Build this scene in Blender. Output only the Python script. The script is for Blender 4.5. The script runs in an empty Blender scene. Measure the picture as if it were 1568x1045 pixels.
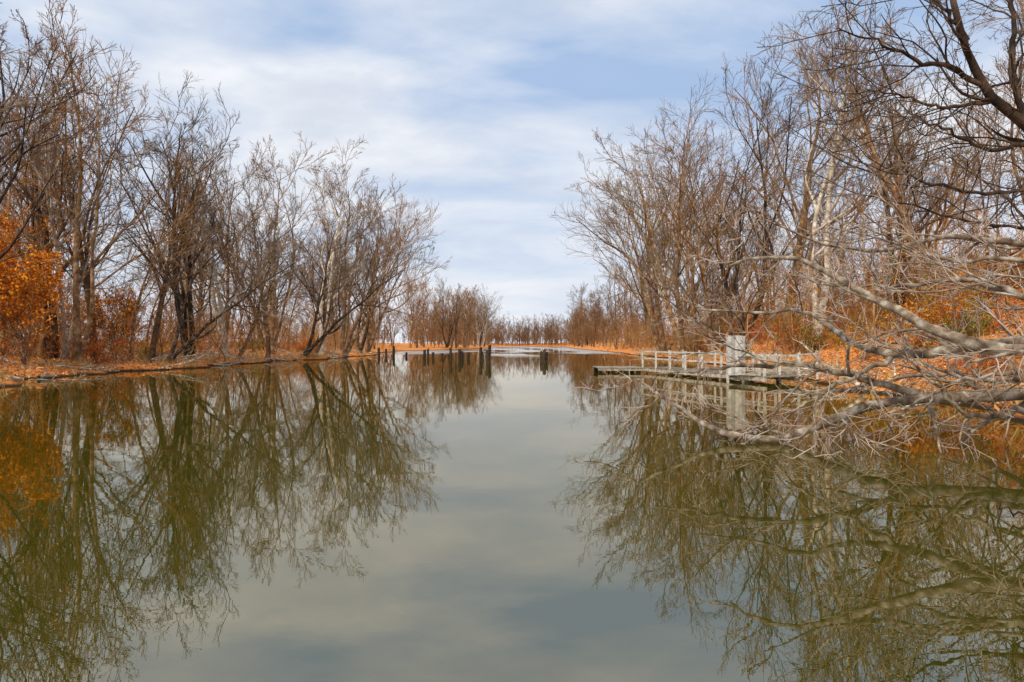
import bpy, math, numpy as np
from mathutils import Vector
R = np.random.default_rng(7)
scene = bpy.context.scene
COL = scene.collection

# ------------------------------------------------------------------ helpers
def link(o, parent=None):
    COL.objects.link(o)
    if parent: o.parent = parent
    return o

def mesh_np(name, V, F, mats, mi=None, smooth=True):
    me = bpy.data.meshes.new(name)
    n, k = F.shape
    me.vertices.add(len(V)); me.vertices.foreach_set('co', V.astype(np.float32).ravel())
    me.loops.add(n*k); me.loops.foreach_set('vertex_index', F.astype(np.int32).ravel())
    me.polygons.add(n); me.polygons.foreach_set('loop_start', np.arange(n, dtype=np.int32)*k)
    for m in mats: me.materials.append(m)
    if mi is not None: me.polygons.foreach_set('material_index', mi.astype(np.int32))
    me.polygons.foreach_set('use_smooth', np.full(n, smooth, dtype=bool))
    me.update(calc_edges=True)
    return me

def nrm(a): return a/np.maximum(np.linalg.norm(a, axis=-1, keepdims=True), 1e-9)

def tubes(P, Rd, S):
    N, K, _ = P.shape
    T = np.empty_like(P)
    T[:, 1:-1] = P[:, 2:]-P[:, :-2]; T[:, 0] = P[:, 1]-P[:, 0]; T[:, -1] = P[:, -1]-P[:, -2]
    T = nrm(T)
    d = nrm(P[:, -1]-P[:, 0])
    ref = np.where(np.abs(d[:, 2:3]) > .8, np.array([[1., 0.13, 0]]), np.array([[0.1, 0.05, 1.]]))
    u = nrm(np.cross(T, ref[:, None, :])); v = np.cross(T, u)
    a = np.arange(S)/S*2*math.pi
    ring = u[:, :, None, :]*np.cos(a)[None, None, :, None]+v[:, :, None, :]*np.sin(a)[None, None, :, None]
    V = (P[:, :, None, :]+ring*Rd[:, :, None, None]).reshape(-1, 3)
    n = np.arange(N)[:, None, None]*K*S; k = np.arange(K-1)[None, :, None]*S; s = np.arange(S)[None, None, :]; s2 = (s+1) % S
    F = np.stack([n+k+s, n+k+s2, n+k+S+s2, n+k+S+s], -1).reshape(-1, 4)
    return V, F

class Geo:
    def __init__(s): s.V = []; s.F = []; s.M = []; s.n = 0
    def add(s, V, F, m):
        s.V.append(V); s.F.append(F+s.n); s.M.append(np.full(len(F), m)); s.n += len(V)
    def mesh(s, name, mats, smooth=True):
        return mesh_np(name, np.concatenate(s.V), np.concatenate(s.F), mats, np.concatenate(s.M), smooth)

def walk(start, d, L, r0, r1, K, wig, up, rng):
    N = len(start); P = np.empty((N, K, 3)); P[:, 0] = start; d = nrm(d)
    for k in range(1, K):
        d = nrm(d+rng.normal(0, wig, (N, 3))+np.array([0, 0, 1.])*up)
        P[:, k] = P[:, k-1]+d*(L/(K-1))[:, None]
    t = np.linspace(0, 1, K)[None, :]
    return P, r0[:, None]*(1-t)+r1[:, None]*t

def spawn(P, Rd, n, t0, t1, a0, a1, lf, rng, K=4, wig=.15, up=.08, rf=.6, rmin=.008, flat=1.0, tipr=.35, sh=.5):
    N, Kp, _ = P.shape
    t = t0+(t1-t0)*(np.arange(n)[None, :]+rng.random((N, n)))/n
    x = np.clip(t*(Kp-1), 0, Kp-1.001); i = x.astype(int); f = (x-i)[..., None]
    b = np.arange(N)[:, None]
    st = P[b, i]*(1-f)+P[b, i+1]*f
    tg = nrm(P[b, i+1]-P[b, i])
    rr = Rd[b, i]*(1-f[..., 0])+Rd[b, i+1]*f[..., 0]
    plen = np.linalg.norm(np.diff(P, axis=1), axis=2).sum(1)
    rv = rng.normal(0, 1, (N, n, 3)); rv[..., 2] *= flat
    pr = nrm(rv-(rv*tg).sum(-1, keepdims=True)*tg)
    a = (a0+(a1-a0)*rng.random((N, n)))[..., None]
    d = tg*np.cos(a)+pr*np.sin(a)
    L = plen[:, None]*lf*(1-sh*t)*(.6+.7*rng.random((N, n)))
    r0 = np.maximum(rr*rf, rmin)
    return walk(st.reshape(-1, 3), d.reshape(-1, 3), L.ravel(), r0.ravel(), np.maximum(r0.ravel()*tipr, rmin*.7), K, wig, up, rng)

# ------------------------------------------------------------------ materials
def newmat(name):
    m = bpy.data.materials.new(name); m.use_nodes = True
    nt = m.node_tree; b = nt.nodes['Principled BSDF']
    return m, nt, b
def N(nt, t, **kw):
    n = nt.nodes.new(t)
    for k, v in kw.items():
        if k in n.inputs: n.inputs[k].default_value = v
        else: setattr(n, k, v)
    return n
def ramp(nt, stops, fac):
    r = nt.nodes.new('ShaderNodeValToRGB'); e = r.color_ramp.elements
    while len(e) < len(stops): e.new(.5)
    for i, (p, c) in enumerate(stops): e[i].position = p; e[i].color = (*c, 1) if len(c) == 3 else c
    nt.links.new(fac, r.inputs[0]); return r

def bark(name, c1, c2, c3, scale=3, rough=.85, bump=True):
    m, nt, b = newmat(name)
    tc = N(nt, 'ShaderNodeTexCoord'); oi = N(nt, 'ShaderNodeObjectInfo')
    no = N(nt, 'ShaderNodeTexNoise', Scale=scale, Detail=2.0 if not bump else 4.0)
    nt.links.new(tc.outputs['Object'], no.inputs['Vector'])
    r = ramp(nt, [(.3, c1), (.5, c2), (.7, c3)], no.outputs['Fac'])
    hs = N(nt, 'ShaderNodeHueSaturation')
    mr = N(nt, 'ShaderNodeMapRange'); mr.inputs[3].default_value = .6; mr.inputs[4].default_value = 1.4
    nt.links.new(oi.outputs['Random'], mr.inputs[0]); nt.links.new(mr.outputs[0], hs.inputs['Value'])
    nt.links.new(r.outputs[0], hs.inputs['Color'])
    if bump:
        nt.links.new(hs.outputs[0], b.inputs['Base Color'])
        b.inputs['Roughness'].default_value = rough; b.inputs['Specular IOR Level'].default_value = .2
        n2 = N(nt, 'ShaderNodeTexNoise', Scale=scale*7, Detail=4.0); nt.links.new(tc.outputs['Object'], n2.inputs['Vector'])
        bp = N(nt, 'ShaderNodeBump', Strength=.6, Distance=.03)
        nt.links.new(n2.outputs['Fac'], bp.inputs['Height']); nt.links.new(bp.outputs[0], b.inputs['Normal'])
    else:
        nt.nodes.remove(b); d = N(nt, 'ShaderNodeBsdfDiffuse'); nt.links.new(hs.outputs[0], d.inputs[0]); nt.links.new(d.outputs[0], nt.nodes['Material Output'].inputs[0])
    return m

M_trunk = bark('bark_brown', (.08, .044, .022), (.22, .125, .06), (.46, .31, .17))
M_dark = bark('bark_dark', (.022, .015, .011), (.058, .039, .026), (.16, .11, .075))
M_twig = bark('twig_brown', (.14, .072, .03), (.25, .14, .063), (.42, .26, .135), 1, bump=False)
M_twiggrey = bark('twig_grey', (.11, .078, .055), (.20, .148, .105), (.37, .285, .205), 1, bump=False)
M_tan = bark('sapling_tan', (.30, .15, .055), (.48, .275, .11), (.64, .44, .24), .6, bump=False)
M_pale = bark('bark_pale', (.22, .17, .13), (.5, .43, .34), (.7, .64, .54), 4)
M_far = bark('far_twigs', (.18, .09, .04), (.27, .15, .07), (.37, .23, .12), .1, bump=False)

def leafmat(name, cols):
    m, nt, b = newmat(name); nt.nodes.remove(b); d = N(nt, 'ShaderNodeBsdfDiffuse')
    g = N(nt, 'ShaderNodeNewGeometry')
    r = ramp(nt, [(i/(len(cols)-1), c) for i, c in enumerate(cols)], g.outputs['Random Per Island'])
    nt.links.new(r.outputs[0], d.inputs[0]); nt.links.new(d.outputs[0], nt.nodes['Material Output'].inputs[0])
    return m
M_lorange = leafmat('leaf_orange', [(.46, .12, .012), (.74, .23, .02), (.86, .34, .035), (.55, .16, .015)])
M_lgold = leafmat('leaf_gold', [(.36, .21, .03), (.58, .32, .05), (.65, .27, .05), (.26, .22, .03)])
M_lgreen = leafmat('leaf_green', [(.09, .13, .02), (.18, .22, .035), (.3, .28, .05), (.08, .11, .02)])
M_lred = leafmat('leaf_red', [(.45, .07, .02), (.65, .15, .03), (.55, .1, .02), (.65, .25, .04)])
M_litter = leafmat('leaf_litter', [(.32, .11, .035), (.72, .28, .075), (.82, .38, .13), (.46, .17, .05), (.84, .56, .32)])
M_grass = leafmat('dry_grass', [(.44, .28, .1), (.6, .42, .2), (.32, .28, .08), (.65, .36, .12)])

def leaves(C, size, rng):
    n = len(C); u = nrm(rng.normal(0, 1, (n, 3))); w = nrm(np.cross(u, rng.normal(0, 1, (n, 3))))
    s = (size*(.6+.8*rng.random(n)))[:, None]
    V = np.stack([C-u*s, C+w*s*.55, C+u*s, C-w*s*.55], 1).reshape(-1, 3)
    return V, np.arange(n*4).reshape(-1, 4)

# ------------------------------------------------------------------ terrain
LY = [-60, 0, 25, 31, 37, 43, 49, 58, 64, 70, 84, 98, 115, 150, 200, 250, 300, 380, 480, 600]
LX = [-14, -17, -19.0, -21.8, -22.6, -20.9, -22.2, -21.5, -22.6, -20, -20.6, -19.5, -24, -25, -15, -8.5, -9.5, -13, -15, -18]
RY = [-60, 0, 10, 17, 26, 34, 50, 70, 90, 130, 200, 280, 400, 600]
RX = [8, 9.2, 10.6, 11.2, 12.3, 13.5, 16, 17.5, 18, 19.5, 21, 24, 32, 44]
def wob(x, y): return .6*np.sin(y*.55+1)+.45*np.sin(y*1.3+x*.4)+.25*np.sin(y*2.9+x)+.15*np.sin(y*6.1+x*2)
def xl(y): return np.interp(y, LY, LX)
def xr(y): return np.interp(y, RY, RX)
def height(x, y):
    x = np.asarray(x, float); y = np.asarray(y, float)
    sl = xl(y)-x+wob(x, y); sr = x-xr(y)+wob(x+9, y)*.8
    s = np.maximum(np.maximum(sl, sr), np.maximum(y-500, -7-y))
    pos = np.maximum(s, 0)
    h = np.where(s < 0, np.maximum(s*.5, -1.5), .34*(1-np.exp(-pos/.7))+.030*np.minimum(pos, 60))
    hill = np.clip(sr-2.5, 0, 30)*.34*np.clip((150-y)/90, 0.12, 1)*np.clip((y+30)/30, 0, 1)
    hill2 = np.clip((sr-32)/40, 0, 1)*2
    h = h+np.where(sr > 0, hill+hill2, 0)
    n = .10*np.sin(x*1.7+y*.9)*np.sin(y*1.3-x*.6)+.06*np.sin(x*4.1+y*2.3)+.14*np.sin(x*.4)*np.sin(y*.33+1)
    return h+n*np.clip(pos/1.0, 0, 1)

gx = np.concatenate([np.geomspace(2500, 60, 22)*-1, np.arange(-58, -30, 1.5), np.arange(-30, -8, .35), np.arange(-8, 8, 2.), np.arange(8, 32, .35), np.arange(32, 60, 1.5), np.geomspace(61, 2500, 22)])
gy = np.concatenate([np.linspace(-900, -70, 8), np.arange(-60, -12, 4), np.arange(-12, 110, .4), np.arange(110, 300, 3), np.arange(300, 560, 8), np.geomspace(562, 3500, 15)])
X, Y = np.meshgrid(gx, gy); Z = height(X, Y)
V = np.stack([X, Y, Z], -1).reshape(-1, 3)
nx, ny = len(gx), len(gy); i = np.arange(ny-1)[:, None]*nx+np.arange(nx-1)[None, :]
F = np.stack([i, i+1, i+nx+1, i+nx], -1).reshape(-1, 4)
m, nt, b = newmat('ground_leaf_litter')
tc = N(nt, 'ShaderNodeTexCoord')
n1 = N(nt, 'ShaderNodeTexNoise', Scale=7.0, Detail=8.0, Roughness=.75); n2 = N(nt, 'ShaderNodeTexNoise', Scale=.45, Detail=5.0, Roughness=.6)
for q in (n1, n2): nt.links.new(tc.outputs['Object'], q.inputs['Vector'])
r1 = ramp(nt, [(.34, (.14, .05, .02)), (.45, (.56, .19, .045)), (.58, (.78, .31, .085)), (.75, (.78, .48, .25))], n1.outputs['Fac'])
r2 = ramp(nt, [(.3, (.12, .07, .03)), (.5, (.34, .22, .07)), (.7, (.28, .28, .08))], n1.outputs['Fac'])
rm = ramp(nt, [(.56, (0, 0, 0)), (.7, (.8, .8, .8))], n2.outputs['Fac'])
mx = N(nt, 'ShaderNodeMix', data_type='RGBA'); nt.links.new(rm.outputs[0], mx.inputs[0]); nt.links.new(r1.outputs[0], mx.inputs[6]); nt.links.new(r2.outputs[0], mx.inputs[7])
sp = N(nt, 'ShaderNodeSeparateXYZ'); nt.links.new(tc.outputs['Object'], sp.inputs[0])
rz = N(nt, 'ShaderNodeMapRange'); rz.inputs[1].default_value = .04; rz.inputs[2].default_value = .14
nt.links.new(sp.outputs['Z'], rz.inputs[0])
mz = N(nt, 'ShaderNodeMix', data_type='RGBA'); mz.inputs[6].default_value = (.045, .028, .017, 1)
nt.links.new(rz.outputs[0], mz.inputs[0]); nt.links.new(mx.outputs[2], mz.inputs[7])
nt.links.new(mz.outputs[2], b.inputs['Base Color']); b.inputs['Roughness'].default_value = .95; b.inputs['Specular IOR Level'].default_value = .1
bp = N(nt, 'ShaderNodeBump', Strength=1., Distance=.1); nt.links.new(n1.outputs['Fac'], bp.inputs['Height']); nt.links.new(bp.outputs[0], b.inputs['Normal'])
link(bpy.data.objects.new('ground', mesh_np('ground', V, F, [m])))

# ------------------------------------------------------------------ water
m, nt, b = newmat('river_water'); nt.nodes.remove(b)
tc = N(nt, 'ShaderNodeTexCoord')
mp = N(nt, 'ShaderNodeMapping'); mp.inputs['Scale'].default_value = (1.0, 1.6, 1); nt.links.new(tc.outputs['Object'], mp.inputs[0])
w1 = N(nt, 'ShaderNodeTexNoise', Scale=.9, Detail=2.0, Roughness=.4); nt.links.new(mp.outputs[0], w1.inputs['Vector'])
w2 = N(nt, 'ShaderNodeTexNoise', Scale=7., Detail=2.0); nt.links.new(mp.outputs[0], w2.inputs['Vector'])
mp2 = N(nt, 'ShaderNodeMapping'); mp2.inputs['Scale'].default_value = (.05, .012, 1); nt.links.new(tc.outputs['Object'], mp2.inputs[0])
w3 = N(nt, 'ShaderNodeTexNoise', Scale=1.5, Detail=3.0); nt.links.new(mp2.outputs[0], w3.inputs['Vector'])
sp = N(nt, 'ShaderNodeSeparateXYZ'); nt.links.new(tc.outputs['Object'], sp.inputs[0])
ry = N(nt, 'ShaderNodeMapRange'); ry.inputs[1].default_value = 70; ry.inputs[2].default_value = 115; nt.links.new(sp.outputs['Y'], ry.inputs[0])
rn = N(nt, 'ShaderNodeMapRange'); rn.inputs[1].default_value = .44; rn.inputs[2].default_value = .54; nt.links.new(w3.outputs['Fac'], rn.inputs[0])
mu = N(nt, 'ShaderNodeMath', operation='MULTIPLY'); nt.links.new(ry.outputs[0], mu.inputs[0]); nt.links.new(rn.outputs[0], mu.inputs[1])
rs = N(nt, 'ShaderNodeMapRange'); rs.inputs[3].default_value = .0; rs.inputs[4].default_value = .28; nt.links.new(mu.outputs[0], rs.inputs[0])
ad = N(nt, 'ShaderNodeMath', operation='MULTIPLY_ADD'); ad.inputs[1].default_value = .10
nt.links.new(w2.outputs['Fac'], ad.inputs[0]); nt.links.new(w1.outputs['Fac'], ad.inputs[2])
bp = N(nt, 'ShaderNodeBump', Strength=.022, Distance=.06); nt.links.new(ad.outputs[0], bp.inputs['Height'])
gl = N(nt, 'ShaderNodeBsdfGlossy'); gl.inputs[0].default_value = (1, .91, .785, 1)
nt.links.new(rs.outputs[0], gl.inputs['Roughness']); nt.links.new(bp.outputs[0], gl.inputs['Normal'])
df = N(nt, 'ShaderNodeBsdfDiffuse'); df.inputs[0].default_value = (.042, .042, .002, 1)
fr = N(nt, 'ShaderNodeFresnel', IOR=3.3); nt.links.new(bp.outputs[0], fr.inputs['Normal'])
ms = N(nt, 'ShaderNodeMixShader'); nt.links.new(fr.outputs[0], ms.inputs[0]); nt.links.new(df.outputs[0], ms.inputs[1]); nt.links.new(gl.outputs[0], ms.inputs[2])
nt.links.new(ms.outputs[0], nt.nodes['Material Output'].inputs[0])
V = np.array([[-900, -60, 0], [900, -60, 0], [900, 900, 0], [-900, 900, 0.]])
link(bpy.data.objects.new('river_water', mesh_np('river_water', V, np.array([[0, 1, 2, 3]]), [m], smooth=False)))

# ------------------------------------------------------------------ tree generator
def tree_geo(h, seed, lean=(0, 0), spread=1., forks=2, dens=1., rmin=.0115, r0=None, levels=5, n4=4, fs=.15):
    rng = np.random.default_rng(seed); g = Geo()
    r0 = r0 or h*.0115
    d0 = np.tile(np.array([[lean[0], lean[1], 1.]]), (forks, 1))+rng.normal(0, fs if forks > 1 else .03, (forks, 3))*[1, 1, 0]
    L = h*(.70+.2*rng.random(forks)); L[0] = h*.88
    rr = r0*(.6+.35*rng.random(forks)); rr[0] = r0
    P, Q = walk(np.zeros((forks, 3))+np.array([0, 0, -.25]), d0, L, rr, rr*.13, 13, .085, .035, rng)
    Q[:, 0] *= 1.5; Q[:, 1] *= 1.1
    g.add(*tubes(P, Q, 8), 0)
    P1, Q1 = spawn(P, Q, int(9*dens), .22, .98, .5, .95, .52*spread, rng, K=8, wig=.13, up=.075, rf=.6, rmin=rmin*2, sh=.60)
    g.add(*tubes(P1, Q1, 6), 0)
    P2, Q2 = spawn(P1, Q1, 6, .2, 1, .4, .85, .54, rng, K=6, wig=.13, up=.045, rf=.58, rmin=rmin*1.5)
    g.add(*tubes(P2, Q2, 4), 1)
    P3, Q3 = spawn(P2, Q2, 6 if levels > 4 else 8, .15, 1, .35, .8, .55, rng, K=4, wig=.13, up=.045, rf=.55, rmin=rmin)
    g.add(*tubes(P3, Q3, 3), 1)
    if levels > 4:
        P4, Q4 = spawn(P3, Q3, n4, .15, 1, .3, .75, .68, rng, K=3, wig=.1, up=.045, rf=.7, rmin=rmin*.75)
        g.add(*tubes(P4, Q4, 3), 1)
        return g, P4
    return g, P3

def put(name, me, x, y, s=1., rot=0., z=None, sz=None):
    o = bpy.data.objects.new(name, me); link(o)
    o.location = (x, y, float(height(x, y)) if z is None else z)
    o.rotation_euler = (0, 0, rot); o.scale = (s, s, sz or s)
    return o

kinds = []
specs = [(18, 0.0, 1.05, 2, M_trunk, M_twig), (18, 0.05, 1.2, 3, M_dark, M_twiggrey), (18, 0, .95, 1, M_trunk, M_twiggrey),
         (18, .1, 1.1, 2, M_dark, M_twig), (18, 0, 1.0, 2, M_pale, M_twiggrey), (18, .05, 1.15, 2, M_trunk, M_twig)]
for i, (h, ln, sp_, fk, a, c) in enumerate(specs):
    g, _ = tree_geo(h, 100+i, (ln, 0), sp_, fk, dens=1.0 if fk > 1 else 1.7)
    kinds.append(g.mesh('bare_tree_mesh_%d' % i, [a, c]))
light = []
for i, (fk, a, c) in enumerate([(1, M_trunk, M_twig), (2, M_pale, M_twiggrey), (1, M_tan, M_tan), (2, M_dark, M_twig), (1, M_tan, M_twig)]):
    g, _ = tree_geo(17, 150+i, (.06, 0), .85, fk, dens=1., levels=4, rmin=.013, r0=.13)
    light.append(g.mesh('young_tree_mesh_%d' % i, [a, c]))
lean_kinds = []
for i in range(3):
    g, _ = tree_geo(18, 200+i, (.38+.08*i, 0), 1.15, 2, dens=1.1)
    lean_kinds.append(g.mesh('leaning_tree_mesh_%d' % i, [M_dark if i == 1 else M_trunk, M_twiggrey if i != 2 else M_twig]))
for i in range(2):
    g, _ = tree_geo(18, 230+i, (.2, 0), 1.3, 3, dens=1.1, fs=.17)
    lean_kinds.append(g.mesh('leaning_tree_mesh_%d' % (i+3), [M_trunk, M_twiggrey if i else M_twig]))

for (x, y, h, k, r) in [(-24.5, 27, 19, 1, .3), (-27, 33, 20, 3, 2.), (-25.5, 40, 19, 0, 1.), (-28, 46, 21, 5, 4), (-25, 53, 21, 1, 5), (-24.8, 47, 16, 5, 1.7),
                        (-23, 64, 20, 2, 0), (-25, 71, 22, 0, 2.2), (-22.5, 80, 25, 4, .6), (-22.5, 91, 26, 5, 2.5), (-22, 98, 24, 3, 1.1), (-25, 60, 21, 4, 3.3),
                        (20.5, 78, 26, 0, 3), (21.5, 64, 26, 1, 2), (22, 55, 26, 5, 1), (20.5, 46, 25, 4, .2), (24, 42, 20, 3, 2.6), (22, 36, 17, 2, 1), (24, 30, 15, 0, 4), (22, 26, 13, 5, 5.5), (26, 22, 14, 1, .7)]:
    put('bare_tree', kinds[k], x, y, h/18, r)
for (x, y, h, k, r) in [(-22.8, 45, 13, 1, .1), (-21, 69, 17, 1, -.1), (-20.8, 84, 22, 2, .2), (-20.5, 96, 22, 4, -.3), (-23, 57, 14, 0, .4), (-22, 76, 15, 0, .1),
                        (18.8, 84, 27, 3, 3.2), (18.4, 73, 25, 4, 3.1), (18.4, 62, 21, 3, 3.5), (21, 97, 27, 4, 3.0), (17.5, 50, 12, 1, 2.9), (19, 68, 14, 0, 3.1)]:
    put('leaning_tree', lean_kinds[k], x, y, h/18, r)

def inland(side, y, s): return (xl(y)-s) if side < 0 else (xr(y)+s)
for side in (-1, 1):
    for n in range(13):
        y = 28+(n+R.random())/13*105; s = 8+R.random()**1.2*18
        h = 16+R.random()*5 if side < 0 else 13+R.random()*4
        put('bare_tree', kinds[R.integers(0, 6)], inland(side, y, s), y, h/18*(1+.12*(y > 60)), R.random()*6.28)
    for n in range(76 if side < 0 else 60):
        y = 24+R.random()*130; s = 3.0+R.random()*30
        h = 7+R.random()*11 if side < 0 else 6+R.random()*9
        put('young_tree', light[R.choice(5, p=[.26, .16, .16, .14, .28])], inland(side, y, s), y, h/17, R.random()*6.28)
for n in range(30):
    y = 140+R.random()*190; side = -1 if n < 19 else 1
    if side < 0: y = 175+R.random()*125
    put('bare_tree', kinds[R.integers(0, 6)], inland(side, y, 1.5+R.random()*9), y, (17+R.random()*5)/18, R.random()*6.28)

# sapling thickets
thk = []
for i in range(4):
    rng = np.random.default_rng(300+i); g = Geo(); n = 20
    st = np.stack([rng.uniform(-6, 6, n), rng.uniform(-3.5, 3.5, n), np.full(n, -.4)], -1)
    L = rng.uniform(1.4, 6., n); r = .010+L*.005
    P, Q = walk(st, np.array([[0, 0, 1.]])+rng.normal(0, .34, (n, 3)), L, r, r*.25, 8, .12, .03, rng); g.add(*tubes(P, Q, 5), 0)
    P, Q = spawn(P, Q, 9, .15, 1, .5, 1.2, .42, rng, K=5, wig=.2, up=.03, rf=.55, rmin=.009); g.add(*tubes(P, Q, 3), 0)
    P, Q = spawn(P, Q, 4, .15, 1, .4, 1.1, .6, rng, K=4, wig=.2, up=.01, rf=.7, rmin=.008); g.add(*tubes(P, Q, 3), 0)
    tips = P[:, 1:].reshape(-1, 3)
    sel = tips[rng.random(len(tips)) < (.4, .28, .45, .22)[i]]
    g.add(*leaves(sel, .06, rng), 1)
    thk.append(g.mesh('thicket_mesh_%d' % i, [(M_tan, M_twig, M_tan, M_twig)[i], (M_lgold, M_lorange, M_lgold, M_lred)[i]]))
for side in (-1, 1):
    for j in range(54):
        y = 22+R.random()**1.1*150; s = (5 if side < 0 else 4)+R.random()**1.3*20
        put('sapling_thicket', thk[R.integers(0, 4)], inland(side, y, s), y, .75+R.random()*.5, R.choice([0, math.pi/2, 1.2, 2.4])+R.random()*.5)

shr = []
for i, lm in enumerate([M_lorange, M_lgreen, M_lgold, M_lred]):
    rng = np.random.default_rng(400+i); g = Geo(); n = 16
    st = np.stack([rng.normal(0, .5, n), rng.normal(0, .5, n), np.full(n, -.2)], -1)
    P, Q = walk(st, np.stack([rng.normal(0, .5, n), rng.normal(0, .5, n), np.ones(n)], -1), rng.uniform(1.3, 2.8, n), np.full(n, .018), np.full(n, .008), 6, .12, .0, rng); g.add(*tubes(P, Q, 4), 0)
    P, Q = spawn(P, Q, 8, .2, 1, .4, 1., .4, rng, K=4, wig=.2, up=0, rf=.6, rmin=.006); g.add(*tubes(P, Q, 3), 0)
    P, Q = spawn(P, Q, 6, .15, 1, .4, 1., .5, rng, K=3, wig=.2, up=0, rf=.7, rmin=.005); g.add(*tubes(P, Q, 3), 0)
    c = P[:, 1:].reshape(-1, 3); c = c[rng.random(len(c)) < .75]+rng.normal(0, .05, (1, 3))
    g.add(*leaves(c, .055, rng), 1)
    shr.append(g.mesh('shrub_mesh_%d' % i, [M_twig, lm]))
for side in (-1, 1):
    for j in range(64 if side < 0 else 140):
        y = 15+R.random()**1.3*100; s = 3+R.random()*16
        k = R.choice(4, p=[.34, .2, .34, .12])
        put('leafy_shrub', shr[k], inland(side, y, s), y, .4+R.random()*.7, R.random()*6)

for (x, y, h, sd) in [(-24.6, 34.5, 5.6, 1), (-29, 39, 7.5, 2), (-26.6, 37.5, 5.5, 3), (-25.5, 44, 4.5, 4)]:
    g, P4 = tree_geo(h, 500+sd, (0, 0), 1.5, 3, dens=1.1, rmin=.006, n4=5)
    rng = np.random.default_rng(sd); c = P4.reshape(-1, 3); c = c[rng.random(len(c)) < (.26 if sd < 4 else .08)]
    g.add(*leaves(c+rng.normal(0, .12, c.shape), .085, rng), 2)
    put('orange_beech_tree', g.mesh('orange_beech', [M_trunk, M_twig, M_lorange]), x, y)

# distant tree mass (one object)
g = Geo(); rng = np.random.default_rng(9); nA, nB, nC = 170, 460, 260; n = nA+nB+nC
yy = np.concatenate([rng.uniform(170, 500, nA), rng.uniform(501, 560, nB), rng.uniform(20, 330, nC)])
sd = np.where(rng.random(n) < .5, -1, 1); sd[nA+nB:] = np.where(rng.random(nC) < .7, -1, 1)
off = rng.uniform(1, 30, n); off[nA+nB:] = rng.uniform(38, 75, nC)
xx = np.where(sd < 0, xl(yy)-off, xr(yy)+off); xx[nA:nA+nB] = rng.uniform(-80, 110, nB)
st = np.stack([xx, yy, height(xx, yy)-.3], -1)
L = rng.uniform(10, 20, n); L[nA:nA+nB] *= 1.1; L[nA:nA+nB:3] *= .45; L[nA+nB:] *= .5
P, Q = walk(st, np.array([[0, 0, 1.]])+rng.normal(0, .08, (n, 3)), L, L*.012, L*.002, 6, .05, .03, rng); g.add(*tubes(P, Q, 4), 0)
P, Q = spawn(P, Q, 14, .05, 1, .4, .9, .42, rng, K=4, wig=.12, up=.1, rf=.6, rmin=.05, sh=.6); g.add(*tubes(P, Q, 3), 0)
P, Q = spawn(P, Q, 6, .2, 1, .4, .9, .5, rng, K=3, wig=.12, up=.06, rf=.6, rmin=.04); g.add(*tubes(P, Q, 3), 0)
P, Q = spawn(P, Q, 4, .2, 1, .4, .9, .5, rng, K=2, wig=.12, up=.06, rf=.7, rmin=.04); g.add(*tubes(P, Q, 3), 0)
link(bpy.data.objects.new('distant_trees', g.mesh('distant_trees', [M_far])))

# ------------------------------------------------------------------ near right tree and fallen tree (guided limbs)
def guided(g, limbs, seed, dens=1., rmin=.005, up=.02, mats=(0, 1), reach=1.6, n2=6, n3=5):
    rng = np.random.default_rng(seed)
    for pts, ra, rb, nch in limbs:
        pts = np.array(pts, float); K = 22
        t = np.concatenate([[0], np.cumsum(np.linalg.norm(np.diff(pts, axis=0), axis=1))]); T = np.linspace(0, t[-1], K)
        P = np.stack([np.interp(T, t, pts[:, k]) for k in range(3)], -1)
        P[1:-1] = (P[:-2]+2*P[1:-1]+P[2:])/4; P[1:-1] += rng.normal(0, .025, (K-2, 3))
        P = P[None]; Q = np.linspace(ra, rb, K)[None]*(1+.08*rng.normal(0, 1, (1, K)))
        g.add(*tubes(P, Q, 10), mats[0])
        ln = t[-1]
        P1, Q1 = spawn(P, Q, int(nch*dens), .12, 1, .35, 1.0, reach/ln, rng, K=8, wig=.17, up=up, rf=.45, rmin=rmin*1.8, flat=.9, sh=.3); g.add(*tubes(P1, Q1, 5), mats[0])
        P2, Q2 = spawn(P1, Q1, n2, .15, 1, .4, 1., .5, rng, K=6, wig=.16, up=up, rf=.55, rmin=rmin*1.2); g.add(*tubes(P2, Q2, 4), mats[1])
        P3, Q3 = spawn(P2, Q2, n3, .15, 1, .4, 1., .55, rng, K=4, wig=.16, up=up, rf=.65, rmin=rmin); g.add(*tubes(P3, Q3, 3), mats[1])
M_fall = bark('fallen_bark_lichen', (.10, .065, .04), (.36, .27, .19), (.72, .66, .55), 7)
M_falltw = bark('fallen_twigs', (.4, .23, .16), (.62, .47, .37), (.8, .71, .61), 2, bump=False)
g = Geo()
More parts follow.
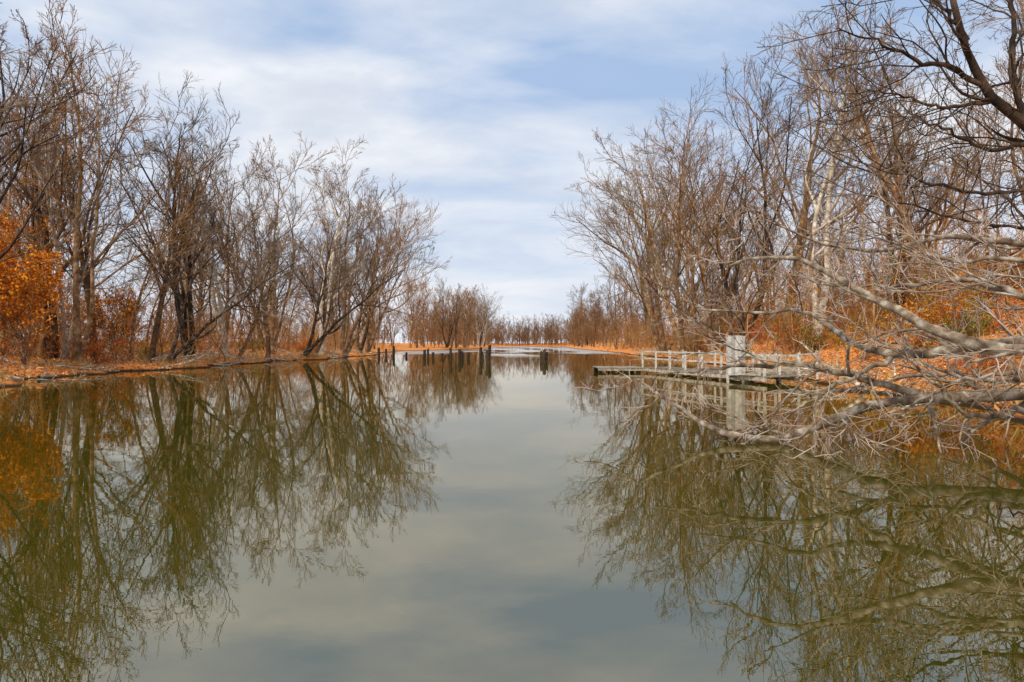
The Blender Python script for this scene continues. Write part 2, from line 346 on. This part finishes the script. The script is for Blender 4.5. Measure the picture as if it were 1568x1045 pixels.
guided(g, [
    ([(11.4, 10.4, 1.0), (8.25, 10.8, .80), (6.5, 11, .72), (5.75, 11, .7), (5.2, 11, .36), (4.6, 11, .08), (3.96, 11, .04), (3.5, 11.2, .1), (3.15, 11.5, .27), (2.9, 12, .53), (2.3, 12.5, .95)], .15, .025, 9),
    ([(11.2, 7.3, 1.3), (6.6, 8.7, 1.5), (5.93, 9.3, 1.68), (5.6, 9.8, 2.0), (5.13, 10.4, 2.57), (4.8, 11, 2.94), (4.28, 11.6, 3.12), (3.9, 12.2, 3.0)], .16, .018, 14),
    ([(10.8, 7.6, 1.2), (6.75, 9, 1.66), (6.5, 9.5, 1.62), (5.9, 10, 1.43), (5.54, 10.6, 1.42), (5.57, 11.5, 1.79), (5.2, 12.5, 2.28), (4.6, 13.3, 2.2), (3.8, 14, 2.3)], .13, .018, 13),
    ([(6.6, 11, .72), (5.75, 11, 1.04), (4.8, 11, 1.25), (3.75, 11.2, 1.25), (2.4, 11.4, 1.1)], .07, .014, 10),
    ([(8.8, 10.2, .75), (7.6, 10, .62), (6.6, 9.8, .55), (6.2, 9.7, .85), (5.7, 9.6, 1.3)], .08, .014, 7),
    ([(12.4, 13, 2.8), (9, 12.4, 3.5), (7.5, 12.2, 3.5), (6.5, 12, 3.2), (5.5, 12, 3.35), (4.4, 12, 3.8)], .09, .014, 11),
    ([(5.75, 10.3, 1.42), (5.2, 10.4, 1.1), (4.7, 10.5, .8), (4.2, 10.5, .5)], .045, .012, 6),
    ([(7.4, 8.7, 1.6), (7.2, 9.4, 2.2), (6.9, 10.3, 2.6), (6.2, 11, 2.5), (5.2, 11.4, 2.6)], .065, .012, 10),
    ([(9.4, 10.8, .9), (8.2, 11.2, 1.0), (7.2, 11.3, 1.1), (6.0, 11.2, 1.0), (5.0, 11.2, .75)], .06, .012, 8),
    ([(9.5, 8, 1.45), (8.6, 9.4, 2.2), (8.0, 10.5, 2.9), (7.2, 11.3, 3.0), (6.2, 11.9, 3.5)], .08, .012, 11),
    ([(8.2, 9.0, 1.3), (7.4, 10, 1.2), (6.8, 10.6, 1.0), (6.2, 10.8, .6), (5.9, 10.8, .2), (5.8, 10.8, -.15)], .05, .012, 6),
], 21, dens=1., rmin=.007, n2=5)
link(bpy.data.objects.new('fallen_tree', g.mesh('fallen_tree', [M_fall, M_falltw])))
g = Geo()
guided(g, [
    ([(14.5, 15, .8), (14.2, 15, 2.5), (13.4, 14.8, 4), (12, 14.4, 5.2), (10.6, 14, 6.0), (9.6, 14, 6.9), (9.1, 13.8, 8), (8.7, 13.8, 9.6)], .22, .04, 13),
    ([(9.7, 14, 6.9), (9.0, 14, 7.3), (8.2, 13.9, 7.4), (7.3, 13.8, 7.75), (6.6, 13.8, 8.0)], .06, .012, 14),
    ([(11.0, 14.1, 5.8), (9.8, 14, 5.6), (8.8, 13.8, 5.9), (7.8, 13.5, 6.2)], .055, .012, 12),
    ([(12, 14.4, 5.2), (11, 14, 4.9), (9.6, 13.8, 4.6), (8.0, 13.6, 4.9), (6.9, 13.5, 5.2)], .055, .012, 12),
    ([(13.4, 14.8, 4), (12, 14, 4), (10, 13.6, 3.9), (8.6, 13.4, 4.1), (7.2, 13.2, 4.4)], .055, .012, 12),
    ([(9.3, 13.9, 7.8), (8.6, 13.8, 8.6), (7.8, 13.8, 9.0), (7.2, 13.6, 9.6)], .045, .012, 12),
    ([(10.6, 14, 6.0), (10.4, 14.2, 7.2), (10.6, 14.4, 8.8), (10.3, 14.6, 10.5)], .08, .02, 12),
    ([(9.9, 14, 6.6), (9.0, 14.2, 6.5), (8.2, 14.3, 6.8), (7.4, 14.2, 6.9)], .045, .012, 12),
], 33, rmin=.0065, up=.04, dens=1., reach=2.2, n2=6, n3=4)
link(bpy.data.objects.new('overhanging_tree', g.mesh('overhanging_tree', [M_dark, M_twiggrey])))

# ------------------------------------------------------------------ leaf litter, dry grass, drift branches
n = 80000
side = np.where(R.random(n) < .5, -1, 1); y = 8+R.random(n)**1.3*85; s = R.random(n)**1.2*16-.2
x = np.where(side < 0, xl(y)-s, xr(y)+s); z = height(x, y)
k = z > .06
C = np.stack([x, y, z+.03], -1)[k]
n = len(C); a = R.random(n)*6.28; u = np.stack([np.cos(a), np.sin(a), R.normal(0, .4, n)], -1); w = np.stack([-np.sin(a), np.cos(a), R.normal(0, .4, n)], -1)
sz = (.05+.05*R.random(n))[:, None]
V = np.stack([C-u*sz, C+w*sz*.6, C+u*sz, C-w*sz*.6], 1).reshape(-1, 3)
link(bpy.data.objects.new('leaf_litter', mesh_np('leaf_litter', V, np.arange(n*4).reshape(-1, 4), [M_litter], smooth=False)))

rng = np.random.default_rng(77); nc = 700
side = np.where(rng.random(nc) < .55, -1, 1); y = 12+rng.random(nc)**1.2*90; s = .1+rng.random(nc)**2*9
x = np.where(side < 0, xl(y)-s, xr(y)+s)+wob(0, y)*.5*side*-1
C = np.repeat(np.stack([x, y], -1), 14, 0)+rng.normal(0, .22, (nc*14, 2)); z = height(C[:, 0], C[:, 1]); k = z > .02; C = C[k]; z = z[k]; n = len(C)
B0 = np.stack([C[:, 0], C[:, 1], z-.03], -1); h_ = (.18+.4*rng.random(n))[:, None]
tip = B0+np.stack([rng.normal(0, .4, n), rng.normal(0, .4, n), np.ones(n)], -1)*h_; a = rng.random(n)*6.28; w = np.stack([np.cos(a), np.sin(a), a*0], -1)*.014
mid = (B0*.5+tip*.5)+np.array([0, 0, .04])
V = np.stack([B0-w, B0+w, mid+w*.8, mid-w*.8, mid-w*.8, mid+w*.8, tip+w*.2, tip-w*.2], 1).reshape(-1, 3)
link(bpy.data.objects.new('dry_grass', mesh_np('dry_grass', V, np.arange(len(V)).reshape(-1, 4), [M_grass], smooth=False)))

g = Geo(); n = 150
side = np.where(rng.random(n) < .6, -1, 1); y = 14+rng.random(n)*85; s = rng.random(n)**1.5*6-.4
x = np.where(side < 0, xl(y)-s, xr(y)+s); st = np.stack([x, y, np.maximum(height(x, y), 0)+.1], -1)
a = rng.random(n)*6.28; d = np.stack([np.cos(a), np.sin(a), rng.normal(0.08, .16, n)], -1)
L = rng.uniform(1, 4.5, n); rr = rng.uniform(.02, .09, n)
P, Q = walk(st, d, L, rr, rr*.3, 7, .12, 0, rng); P[..., 2] = np.maximum(P[..., 2], np.maximum(height(P[..., 0], P[..., 1]), -.02)+.03); g.add(*tubes(P, Q, 6), 0)
P, Q = spawn(P, Q, 6, .2, 1, .5, 1.1, .42, rng, K=5, wig=.15, up=.04, rf=.5, rmin=.01); g.add(*tubes(P, Q, 4), 0)
P, Q = spawn(P, Q, 4, .2, 1, .5, 1., .5, rng, K=4, wig=.15, up=.03, rf=.6, rmin=.008); g.add(*tubes(P, Q, 3), 0)
link(bpy.data.objects.new('fallen_branches', g.mesh('fallen_branches', [M_fall])))
g = Geo()
guided(g, [([(5.2, 6.1, -.15), (4.75, 6.15, .02), (4.5, 6.2, .10), (4.36, 6.2, .2)], .018, .006, 3)], 5, reach=.3, rmin=.003, n2=2, n3=1)
link(bpy.data.objects.new('drift_branch', g.mesh('drift_branch', [M_dark, M_dark])))

# ------------------------------------------------------------------ wood things
def box(g, a, bb, w, h, mi=0):
    a = Vector(a); bb = Vector(bb); d = (bb-a).normalized()
    ref = Vector((0, 0, 1)) if abs(d.z) < .9 else Vector((1, 0, 0))
    u = d.cross(ref).normalized(); v = u.cross(d).normalized()
    vs = []
    for p in (a, bb):
        for su, sv in ((-1, -1), (1, -1), (1, 1), (-1, 1)): vs.append(p+u*su*w/2+v*sv*h/2)
    g.add(np.array([list(q) for q in vs]), np.array([[0, 3, 2, 1], [4, 5, 6, 7], [0, 1, 5, 4], [1, 2, 6, 5], [2, 3, 7, 6], [3, 0, 4, 7]]), mi)
M_deck = bark('weathered_planks', (.2, .16, .11), (.34, .29, .22), (.5, .45, .37), 5)
M_white = bark('weathered_railing', (.28, .25, .21), (.48, .44, .38), (.6, .57, .52), 6)
M_post = bark('rotten_wood', (.02, .014, .01), (.045, .03, .02), (.09, .06, .04), 6)

dock = bpy.data.objects.new('wooden_dock', None); link(dock)
A = np.array([7.2, 38.]); B = np.array([10.0, 27.]); D = (B-A)/np.linalg.norm(B-A); Wd = np.array([-D[1], D[0]])
def pt(s, t, z): q = A+D*s+Wd*t; return (q[0], q[1], z)
Lk = float(np.linalg.norm(B-A)); wid = 1.7; zd = .30
def part(name, g, mats): link(bpy.data.objects.new(name, g.mesh(name, mats, False)), dock)
g = Geo(); s = 0
while s < Lk: box(g, pt(s+.07, 0, zd+R.normal(0, .006)), pt(s+.07, wid, zd+R.normal(0, .006)), .135, .04); s += .15
part('walkway_planks', g, [M_deck])
g = Geo()
for t in (.06, wid-.06): box(g, pt(0, t, zd-.11), pt(Lk, t, zd-.11), .08, .16)
for s in np.arange(.3, Lk, 1.9):
    for t in (.06, wid-.06): box(g, pt(s, t+.1, -.8), pt(s, t+.1, zd-.03), .16, .16)
part('frame', g, [M_deck])
g = Geo()
for t, n in ((.04, 8), (wid-.04, 8)):
    for q in np.linspace(0.1, Lk-.1, n): box(g, pt(q, t, zd-.2), pt(q+R.normal(0, .05), t+R.normal(0, .03), zd+.93+R.normal(0, .04)), .09, .09)
    for zz in ((.5, .88) if t < 1 else (.86,)): box(g, pt(0.05, t+.07, zd+zz+R.normal(0, .02)), pt(Lk-.05, t+.07, zd+zz-.05), .035, .07)
part('railings', g, [M_white])
g = Geo()
for q in np.arange(4.8, 7.3, .15): box(g, (q, 37.6, .28), (q, 40.2, .28+R.normal(0, .006)), .13, .04)
for yy_ in (37.66, 40.1): box(g, (4.75, yy_, .19), (7.3, yy_, .19), .08, .14)
part('platform', g, [M_deck])
g = Geo()
for q in (4.9, 5.6, 6.3, 7.0):
    for yy_ in (37.8, 39.9): box(g, (q, yy_, -.8), (q, yy_, .25), .22, .22)
part('pontoon_posts', g, [M_post])
g = Geo(); c0 = np.array([9.9, 27.6]); c1 = np.array([13.2, 29.4]); dd = (c1-c0)/np.linalg.norm(c1-c0); ww = np.array([-dd[1], dd[0]]); LG = 3.7
for q in np.arange(0, LG, .15):
    a = c0+dd*q; box(g, (a[0], a[1], .335+q*.06), (a[0]+ww[0]*1.5, a[1]+ww[1]*1.5, .335+q*.06), .13, .04)
for o_ in (0, 1.5):
    a = c0+ww*o_; e = a+dd*LG
    box(g, (a[0], a[1], .23), (e[0], e[1], .45), .08, .14)
part('gangway', g, [M_deck])
g = Geo()
a = c0-ww*.05
for q in np.linspace(.1, LG-.1, 4): p = a+dd*q; box(g, (p[0], p[1], .05), (p[0]+R.normal(0, .04), p[1], 1.1+q*.06), .085, .085)
e = a+dd*LG; box(g, (a[0], a[1]-.065, 1.05), (e[0], e[1]-.065, 1.2), .035, .065)
part('gangway_railing', g, [M_white])
pm = [bark('grey_panel_board_%d' % j, (.26*v, .25*v, .23*v), (.4*v, .39*v, .36*v), (.52*v, .51*v, .48*v), 6) for j, v in enumerate((1.0, .75, 1.15))]
g = Geo()
for q in range(5):
    x0 = 9.05+q*.146; box(g, (x0, 28.4+.006*(q % 2), .3), (x0+.0001, 28.4+.006*(q % 2), 1.94+R.normal(0, .012)), .03, .138, (0, 1, 2, 0, 1)[q])
for zz in (.6, 1.7): box(g, (8.98, 28.46, zz), (9.70, 28.46, zz), .05, .1)
for xx_ in (9.02, 9.66): box(g, (xx_, 28.54, -.6), (xx_, 28.54, 1.9), .09, .09)
part('plank_panel', g, pm)

def piling(x, y, h, r, tilt, seed):
    rng = np.random.default_rng(seed); S = 12; rings = []
    lv = [-.8, -.1, h*.3, h*.6, h*.9, h]
    for j, zz in enumerate(lv):
        a = np.arange(S)/S*6.283; rad = r*(1+.09*rng.normal(0, 1, S))*(1-.12*j/5)
        zt = zz+(rng.normal(0, .06, S) if j == 5 else 0)
        rings.append(np.stack([np.cos(a)*rad+tilt[0]*zz, np.sin(a)*rad+tilt[1]*zz, np.full(S, zz)+(zt-zz)], -1))
    V = np.concatenate(rings+[np.array([[tilt[0]*h, tilt[1]*h, h-.08]])]); K = len(lv)
    F = [[j*S+q, j*S+(q+1) % S, (j+1)*S+(q+1) % S, (j+1)*S+q] for j in range(K-1) for q in range(S)]
    F += [[(K-1)*S+q, (K-1)*S+(q+1) % S, K*S] for q in range(S)]
    me = bpy.data.meshes.new('piling'); me.from_pydata([tuple(v) for v in V], [], F); me.materials.append(M_post)
    o = bpy.data.objects.new('wooden_piling', me); link(o); o.location = (x, y, 0)
for i, (x, y, h) in enumerate([(-17.9, 92, 1.1), (-17.3, 94, .9), (-15.6, 90, 1.3), (-10, 78, .9), (-10.1, 82, 1.0), (-8.8, 76, .7), (-6.05, 68, 1.2), (-5.05, 66, 1.1), (-5.1, 70, .8), (-4.75, 74, .7), (-2.94, 64, 1.3), (-2.93, 68, .8), (-2.05, 58, 1.1), (-2.1, 62, 1.5), (2.75, 64, .9), (2.81, 60, 1.1), (3.13, 63, .8), (-13.3, 86, .5), (-8.2, 80, .5)]):
    piling(x, y, h, .14+.05*R.random(), (R.normal(0, .05), R.normal(0, .05)), i)

# ------------------------------------------------------------------ world & light
w = bpy.data.worlds.new('World'); scene.world = w; w.use_nodes = True; nt = w.node_tree
bg = nt.nodes['Background']; bg.inputs['Strength'].default_value = .1
sk = N(nt, 'ShaderNodeTexSky', sky_type='NISHITA'); sk.sun_disc = False
sk.sun_elevation = math.radians(48); sk.sun_rotation = math.radians(215)
tc = N(nt, 'ShaderNodeTexCoord'); sp = N(nt, 'ShaderNodeSeparateXYZ'); nt.links.new(tc.outputs['Generated'], sp.inputs[0])
ab = N(nt, 'ShaderNodeMath', operation='ABSOLUTE'); nt.links.new(sp.outputs['Z'], ab.inputs[0])
az = N(nt, 'ShaderNodeMath', operation='ADD'); az.inputs[1].default_value = .22; nt.links.new(ab.outputs[0], az.inputs[0])
dx = N(nt, 'ShaderNodeMath', operation='DIVIDE'); nt.links.new(sp.outputs['X'], dx.inputs[0]); nt.links.new(az.outputs[0], dx.inputs[1])
dy = N(nt, 'ShaderNodeMath', operation='DIVIDE'); nt.links.new(sp.outputs['Y'], dy.inputs[0]); nt.links.new(az.outputs[0], dy.inputs[1])
cb = N(nt, 'ShaderNodeCombineXYZ'); nt.links.new(dx.outputs[0], cb.inputs[0]); nt.links.new(dy.outputs[0], cb.inputs[1])
mp = N(nt, 'ShaderNodeMapping'); mp.inputs['Rotation'].default_value = (0, 0, .8); mp.inputs['Scale'].default_value = (.7, 1.1, 1); mp.inputs['Location'].default_value = (5.1, 2.2, 0)
nt.links.new(cb.outputs[0], mp.inputs[0])
c1 = N(nt, 'ShaderNodeTexNoise', Scale=1.6, Detail=7.0, Roughness=.55, Distortion=.3); nt.links.new(mp.outputs[0], c1.inputs['Vector'])
cr = ramp(nt, [(.38, (0.1, .1, .1)), (.62, (1, 1, 1))], c1.outputs['Fac'])
c2 = N(nt, 'ShaderNodeTexNoise', Scale=3., Detail=6.0, Roughness=.55); nt.links.new(mp.outputs[0], c2.inputs['Vector'])
cc = ramp(nt, [(.35, (6.9, 7.5, 8.5)), (.65, (9.2, 9.4, 9.9))], c2.outputs['Fac'])
blue = N(nt, 'ShaderNodeMix', data_type='RGBA'); blue.inputs[0].default_value = .85; blue.inputs[7].default_value = (3.8, 5.5, 8.4, 1); nt.links.new(sk.outputs[0], blue.inputs[6])
mx = N(nt, 'ShaderNodeMix', data_type='RGBA'); nt.links.new(cr.outputs[0], mx.inputs[0]); nt.links.new(blue.outputs[2], mx.inputs[6]); nt.links.new(cc.outputs[0], mx.inputs[7])
hz = N(nt, 'ShaderNodeMapRange'); hz.inputs[1].default_value = .0; hz.inputs[2].default_value = .34; hz.inputs[3].default_value = .72; hz.inputs[4].default_value = 0; nt.links.new(ab.outputs[0], hz.inputs[0])
mh = N(nt, 'ShaderNodeMix', data_type='RGBA'); mh.inputs[7].default_value = (8.8, 9.1, 9.6, 1); nt.links.new(hz.outputs[0], mh.inputs[0]); nt.links.new(mx.outputs[2], mh.inputs[6])
nt.links.new(mh.outputs[2], bg.inputs['Color'])

sun = bpy.data.lights.new('sun', 'SUN'); sun.energy = 3.6; sun.angle = math.radians(8); sun.color = (1, .9, .74)
so = bpy.data.objects.new('sun', sun); link(so)
so.rotation_euler = (math.radians(42), 0, math.radians(-35))

cam = bpy.data.cameras.new('camera'); cam.lens = 24; cam.sensor_width = 36; cam.clip_end = 6000; cam.clip_start = .05
co = bpy.data.objects.new('camera', cam); link(co); co.location = (0, 0, 1.6); co.rotation_euler = (math.radians(90.25), 0, 0)
scene.camera = co
scene.view_settings.view_transform = 'Standard'; scene.view_settings.look = 'None'; scene.view_settings.exposure = 0
print('faces', sum(len(m.polygons) for m in bpy.data.meshes))
